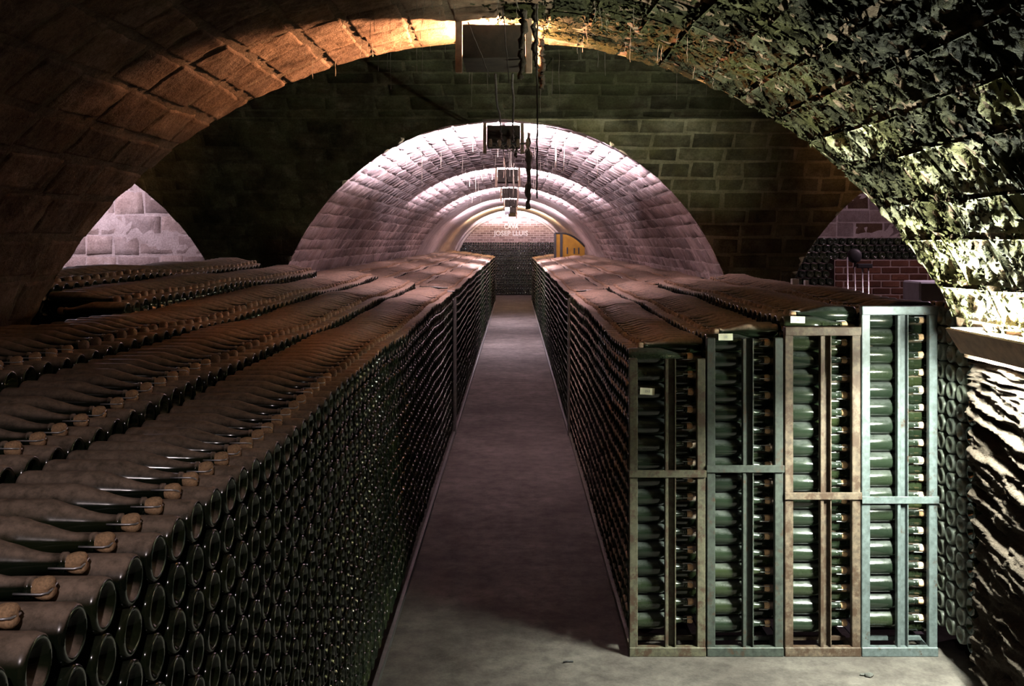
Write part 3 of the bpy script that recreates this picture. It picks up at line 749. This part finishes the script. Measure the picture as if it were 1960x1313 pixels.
# tube lamp behind a tilted board on the right wall
t = thing('wall_lamp', 'fluorescent tube behind a tilted wooden board on the right stone wall', 'lamp', (1.90, 2.4, 1.63))
y1 = 4.32 - 2.4
MB().prism([(-0.032, 0.058), (-0.016, 0.063), (0.050, -0.043), (0.034, -0.048)], 0.0, y1).build('shade_board', M['wood'], t)
M['tube'] = emit_mat('tube', LAMP_TUBE, P_TUBE)
MB().tube([(0.092, 1.32, -0.012), (0.092, y1 + 0.012, -0.012)], 0.012, 10).build('tube', M['tube'], t, True)
for yy in (1.295, y1 + 0.012): MB().tube([(0.092, yy, -0.012), (0.092, yy + 0.025, -0.012)], 0.014, 10).build('end_cap', M['white_paint'], t, True)
MB().box(-0.022, 0.14, y1 - 0.004, y1 + 0.004, 0.044, 0.062).build('end_plate', M['white_paint'], t)
MB().box(-0.020, 0.14, 0.50, 0.52, 0.030, 0.045).build('bracket', M['steel_dark'], t)

# ------------------------------------------------------------------ end wall lettering, partition, side gallery things
sg = thing('wall_lettering', 'white block letters CAVA JOSEP LLUIS on the far brick wall', 'sign', (0, Y_END - 0.02, 2.3))
for txt, px0, px1, py in (('CAVA', 965, 992, 434), ('JOSEP LLUIS', 945, 1011, 447)):
    fc = bpy.data.curves.new('lettering', 'FONT'); fc.body = txt; fc.size = 0.26; fc.align_x = 'CENTER'; fc.align_y = 'CENTER'; fc.extrude = 0.012; fc.offset = 0.006
    tmp = bpy.data.objects.new('tmp', fc); me = bpy.data.meshes.new_from_object(tmp); bpy.data.objects.remove(tmp)
    me.materials.clear(); me.materials.append(M['white_paint'])
    xs = [v.co.x for v in me.vertices]; wd = max(xs) - min(xs); want = (px1 - px0) * Y_END / F
    o = link('lettering', me, sg, (((px0 + px1) / 2 - HX) * Y_END / F, -0.012, -(py - HY) * Y_END / F + CAMZ - 2.3), (PI / 2, 0, 0)); o.scale = (want / wd, 1.0, 1.0)
# plank frame around the rack at the end wall
rk = thing('end_rack', 'dark frame holding the bottles against the far brick wall', 'rack', (X0, 37.5, 0))
for z in [0.05 + 0.0925 * 2 * k for k in range(11)]: MB().box(-1.95, 1.95, 0.02, 0.30, z - 0.012, z - 0.004).build('shelf', M['steel_dark'], rk)
for s in (-1.96, 1.93): MB().box(s, s + 0.03, 0.0, 0.32, 0, 1.95).build('post', M['steel_dark'], rk)

yy = 27.0
pt = thing('yellow_partition', 'quarter-round panel coloured as if lit yellow, with black frame on the right stacks', 'panel', (1.1, yy, 0))
x0, x1, zb, zt = 0.0, 0.80, 1.60, 2.25
curve = [(0.19 + (x1 - 0.19) * k / 10, zt - 0.36 * (k / 10) ** 1.9) for k in range(11)]
MB().prism([(0.0, zb), (x1, zb)] + curve[::-1] + [(0.0, zt)], 0.0, 0.03).build('panel', M['yellow'], pt)
MB().box(-0.03, 0.03, -0.02, 0.035, 0.0, zt + 0.02).build('frame_post', M['black'], pt)
MB().box(0.13, 0.20, -0.02, 0.035, 0.0, zt + 0.02).build('frame_post', M['black'], pt)
MB().tube([(0.0, 0.0, zt + 0.01)] + [(x, 0.0, z + 0.01) for x, z in curve], 0.028, 6).build('frame_rim', M['black'], pt)
for xx, hh in ((0.31, 0.12), (0.50, 0.10), (0.62, 0.11)): MB().box(xx, xx + 0.035, -0.02, 0.0, zb + 0.1, zb + 0.16 + hh).build('peg', M['black'], pt)

# brick partition in the right gallery, each brick its own piece
bw = MB().box(3.86, 5.25, 12.02, 12.3, 0, 1.835).build('wall_brick_partition', M['brick_mortar']); bw['kind'] = 'structure'
bm = MB().box(-0.105, 0.105, -0.012, 0.05, -0.034, 0.034, 0.008); ME_BRICK = mesh_np('brick', bm.v, bm.f, M['brick_red'], False)
bm = MB().box(-0.046, 0.046, -0.012, 0.05, -0.034, 0.034, 0.008); ME_HALF = mesh_np('brick', bm.v, bm.f, M['brick_red'], False)
for r_ in range(12):
    z = 1.79 - r_ * 0.0835
    if r_ % 2: link('brick', ME_HALF, bw, (3.915, 12.02, z))
    for c_ in range(6):
        x = 3.975 + c_ * 0.225 + (0.1125 if r_ % 2 else 0)
        if x < 5.16: link('brick', ME_BRICK, bw, (x, 12.02 + rnd.uniform(-0.004, 0.004), z))
st = thing('round_headed_stand', 'black round headed stand on thin pale metal legs before the brick wall', 'stand', (3.42, 10.0, 0))
MB().tube([(0, 0.0, 1.915), (0, 0.012, 1.915), (0, 0.035, 1.915), (0, 0.06, 1.915)], [0.05, 0.073, 0.073, 0.05], 20).build('head', M['black'], st, True)
MB().box(0.02, 0.17, -0.02, 0.03, 1.79, 1.835, 0.006).build('bracket', M['black'], st)
MB().tube([(0.0, 0.03, 1.78), (0.02, 0.03, 1.87)], 0.012, 8).build('neck', M['black'], st)
for xx, z1 in ((-0.075, 1.90), (0.0, 1.80), (0.075, 1.80), (0.135, 1.795)): MB().tube([(xx + 0.02, 0.0, 0.0), (xx, 0.01, z1)], 0.007, 8).build('leg', M['chrome'], st, True)
pl = MB().box(3.70, 4.35, 9.1, 9.5, 0, 1.69, 0.015).build('concrete_plinth', M['concrete_pale']); tag(pl, 'pale grey concrete plinth beside the brick partition in the right gallery', 'plinth')
for (px, w_, yy, lab) in ((1523, 0.050, 7.38, 'larger white carton on the outer edge of the right stacks'), (1545, 0.024, 7.10, 'smaller white carton on the outer edge of the right stacks')):
    xx = (px - HX) * yy / F
    tag(MB().box(xx - w_ / 2, xx + w_ / 2, yy, yy + 0.05, 1.742, 1.785, 0.003).build('white_carton', M['white_paint']), lab, 'carton')

# ------------------------------------------------------------------ hanging roots, cables, cobwebs, crust, litter
def wob(p0, p1, n, a, seed, sag=0.0):
    r_ = random.Random(seed); out = []
    for k in range(n + 1):
        t_ = k / n
        out.append(tuple(p0[i] + (p1[i] - p0[i]) * t_ + (r_.uniform(-a, a) if 0 < k < n else 0) - (sag * 4 * t_ * (1 - t_) if i == 2 else 0) for i in range(3)))
    return out
def hang(px, py0, py1, y, r0, label, seed, dx=0.0):
    a = at(px, py0, y); b = at(px + dx, py1, y); n = 22; r_ = random.Random(seed)
    rs = [r0 * (0.55 + 0.7 * r_.random()) * (1 - 0.35 * k / n) for k in range(n + 1)]
    zt_ = min(a[1], CZ_M + math.sqrt(R_M ** 2 - (a[0] - X0) ** 2) + 0.01) if y < 5.1 else a[1]
    o = MB().tube(wob((a[0], y, zt_), (b[0], y, b[1]), n, 0.008, seed), rs, 7).build('hanging_root', M['root'], None, True)
    tag(o, label, 'root', 'roots hanging from the crown')
hang(1003, -40, 150, 4.55, 0.020, 'thicker left hanging root beside the nearest lamp box', 1, -6)
hang(1022, -40, 128, 4.45, 0.015, 'thinner right hanging root beside the nearest lamp box', 2, 3)
hang(1036, 75, 170, 4.95, 0.022, 'short pale root stub hanging right of the nearest lamp box', 3)
hang(1011, 255, 400, 9.0, 0.035, 'long dark clump hanging below the second lamp box', 4)
hang(988, 262, 300, 8.9, 0.018, 'small dark clump hanging below the second lamp box', 5)
def cable(pts, r, label, mat='cable'):
    o = MB().tube(pts, r, 6).build('cable', M[mat], None, True); tag(o, label, 'cable', 'cables along the crown')
x, z = at(1028, 0, 4.3)
cable(wob((x, 4.3, 3.09), (at(1028, 380, 4.3)[0], 4.3, at(1028, 380, 4.3)[1]), 24, 0.002, 8), 0.004, 'long thin cable hanging straight down before the lamps')
x, z = at(962, 0, 4.4)
cable(wob((x, 4.4, 3.10), (at(975, 160, 4.4)[0], 4.4, at(975, 160, 4.4)[1]), 12, 0.002, 9), 0.0025, 'thin cable hanging before the nearest lamp box')
cable(wob((X0 - 0.12, 4.7, 3.10), (X0 - 0.02, 4.75, 2.85), 8, 0.003, 10), 0.003, 'slanting cable left of the nearest lamp box')
ys = (4.95, 8.62, 14.5, 19.8, 25.2, 30.6)
for k in range(5):
    for q in range(2):
        a = (X0 + (0.0, 0.09)[q], ys[k] + 0.2, 2.93 - 0.01 * k); b = (X0 + (0.0, 0.09)[q], ys[k + 1] - 0.02, 2.93)
        cable(wob(a, b, 16, 0.006, 50 + 7 * k + q, 0.07 + 0.04 * q), 0.006, f'{("left", "right")[q]} cable sagging between the {("nearest", "second", "third", "fourth", "fifth")[k]} lamp box and the next')
# insulator rail under the second lamp
ir = thing('insulator_rail', 'small rail with tangled cords below the second lamp box', 'rail', (X0 + 0.05, 8.55, 2.90))
MB().tube([(-0.18, 0, 0), (0.18, 0, 0)], 0.008, 6).build('rail', M['steel_dark'], ir)
for q in range(5): MB().tube([(-0.16 + 0.08 * q, 0, 0.04), (-0.16 + 0.08 * q, 0, 0.0), (-0.16 + 0.08 * q, 0, -0.03)], [0.012, 0.02, 0.012], 8).build('insulator', M['wood'], ir, True)
for q in range(5): MB().tube(wob((-0.16 + 0.05 * q, -0.02, -0.01), (-0.02 + 0.05 * q, -0.02, -0.01), 10, 0.004, 70 + q, 0.03 + 0.012 * q), 0.004, 5).build('cord', M['cobweb'], ir)
# box hanging in the far vault
bx = thing('hanging_box', 'black box with a white lamp hanging in the far vault', 'box', (-0.195, 26.5, 2.77))
MB().box(-0.07, 0.07, 0, 0.12, 0, 0.20, 0.006).build('case', M['black'], bx); MB().box(-0.02, 0.03, 0.02, 0.06, -0.16, 0.0).build('white_tube', M['white_paint'], bx)
MB().tube([(0, 0.06, 0.2), (0, 0.06, 0.37)], 0.012, 6).build('rod', M['steel_dark'], bx)

# cobweb strands hanging from the vaults
mb = MB(); r_ = random.Random(5)
LAMP_Y = (4.78, 8.95, 14.5, 19.8, 25.2)
def strand(x, y, z, ln, r=0.0016):
    if abs(x - X0) < 0.30 and any(-0.12 < y - q < 0.50 for q in LAMP_Y): return
    mb.tube(wob((x, y, z + 0.01), (x + r_.uniform(-0.01, 0.01), y, z - ln), 5, 0.004, r_.randint(0, 99999)), [r * r_.uniform(0.6, 1.6) for _ in range(6)], 4)
for q in range(70):
    x = X0 + r_.gauss(0, 0.75); y = r_.uniform(4.2, 5.0)
    z = CZ_M + math.sqrt(max(R_M ** 2 - (x - X0) ** 2, 0.1)); yl = float(YC - hc(z)); strand(x, min(y, yl - 0.01), z, r_.uniform(0.03, 0.10), 0.0009)
for q in range(70):
    x = r_.uniform(-1.6, 1.7); y = r_.uniform(6.4, 8.2); z = float(CZ_C + math.sqrt(R_C ** 2 - (y - YC) ** 2)); strand(x, y, z, r_.uniform(0.08, 0.5), 0.002)
for q in range(75):
    x = X0 + r_.gauss(0, 0.6); y = r_.uniform(8.7, 24); z = CZ_M + math.sqrt(max(R_M ** 2 - (x - X0) ** 2, 0.1)); strand(x, y, z, r_.uniform(0.05, 0.30), 0.002)
for q in range(40):
    w_ = q % 2; y = r_.uniform(9.5, 13.5); t_ = (y - 9.15) / 5.33; strand(X0 + (0.0, 0.09)[w_], y, 2.92 - (0.07 + 0.04 * w_) * 4 * t_ * (1 - t_), r_.uniform(0.06, 0.25), 0.002)   # from the cables
o = mb.build('cobweb_strands', M['cobweb']); tag(o, 'dusty cobweb strands hanging from the vaults', 'cobweb', kind='stuff')

# flaking crust on the right side of the near vault
n = 15000; r2 = np.random.RandomState(3)
s = r2.uniform(-0.1, ARC_M, n); yv = r2.uniform(2.3, 5.1, n)
ok = yv < y_near(s) - 0.02
keep = r2.uniform(0, 1, n) < np.clip((prof_main(s)[0] + 0.15) / 0.7, 0.05, 1)
s, yv = s[ok & keep], yv[ok & keep]
p, nn = surf_main(X0)(s, yv); tu = np.cross(nn, np.array([0, 1.0, 0])); fv, ff = [], []
base = relief(p) * 1.0 + 0.012
for k in range(len(s)):
    a = r2.uniform(0, 2 * PI); e1 = math.cos(a) * tu[k] + math.sin(a) * np.array([0, 1.0, 0]); e2 = np.cross(nn[k], e1)
    sz = r2.uniform(0.005, 0.020); lift = r2.uniform(0.003, 0.014); c = p[k] + nn[k] * (base[k] - 0.01)
    b = len(fv)
    fv += [c - e1 * sz * 0.7 - e2 * sz * 0.4, c + e1 * sz * 0.6 - e2 * sz * 0.5, c + e1 * sz * r2.uniform(0.7, 1.2) + e2 * sz * 0.5 + nn[k] * lift, c - e1 * sz * 0.5 + e2 * sz * r2.uniform(0.4, 0.9) + nn[k] * lift * r2.uniform(0.3, 1), c + e2 * sz * 0.2 - nn[k] * 0.012]
    ff += [(b, b + 1, b + 2, b + 3), (b + 4, b + 3, b + 2), (b + 4, b + 2, b + 1), (b + 4, b, b + 3)]
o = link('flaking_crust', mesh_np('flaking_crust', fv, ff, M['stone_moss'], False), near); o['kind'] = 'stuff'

# litter on the floor
def pebble(px, py, r, label, seed):
    y = CAMZ * F / (py - HY); x = (px - HX) * y / F; q = random.Random(seed)
    v, f = lathe([(0, 0), (0.15, 0.6), (0.5, 1.0), (0.85, 0.7), (1, 0)], 9)
    v = [((a - 0.5) * 2 * r * 1.3 * q.uniform(0.8, 1.2), b * r * q.uniform(0.8, 1.2), (c + 0.9) * r * 0.55 * q.uniform(0.85, 1.1)) for a, b, c in v]
    mz = min(c[2] for c in v); v = [(a, b, c - mz) for a, b, c in v]
    tag(link('stone_chip', mesh_np('stone_chip', v, flip(f), M['pebble'], False), None, (x, y, 0)), label, 'stone')
pebble(1663, 1295, 0.018, 'larger dark stone chip on the floor before the blue-grey rack', 1)
pebble(1651, 1293, 0.010, 'smaller dark stone chip on the floor before the blue-grey rack', 2)
tw = MB().tube([(0.0, 0, 0.006), (0.02, 0.01, 0.008), (0.05, 0.012, 0.006)], 0.004, 6).build('twig', M['black'], None, True, ((1078 - HX) * 4.87 / F, 4.87, 0)); tag(tw, 'short dark twig on the concrete in front of the olive rack', 'twig')
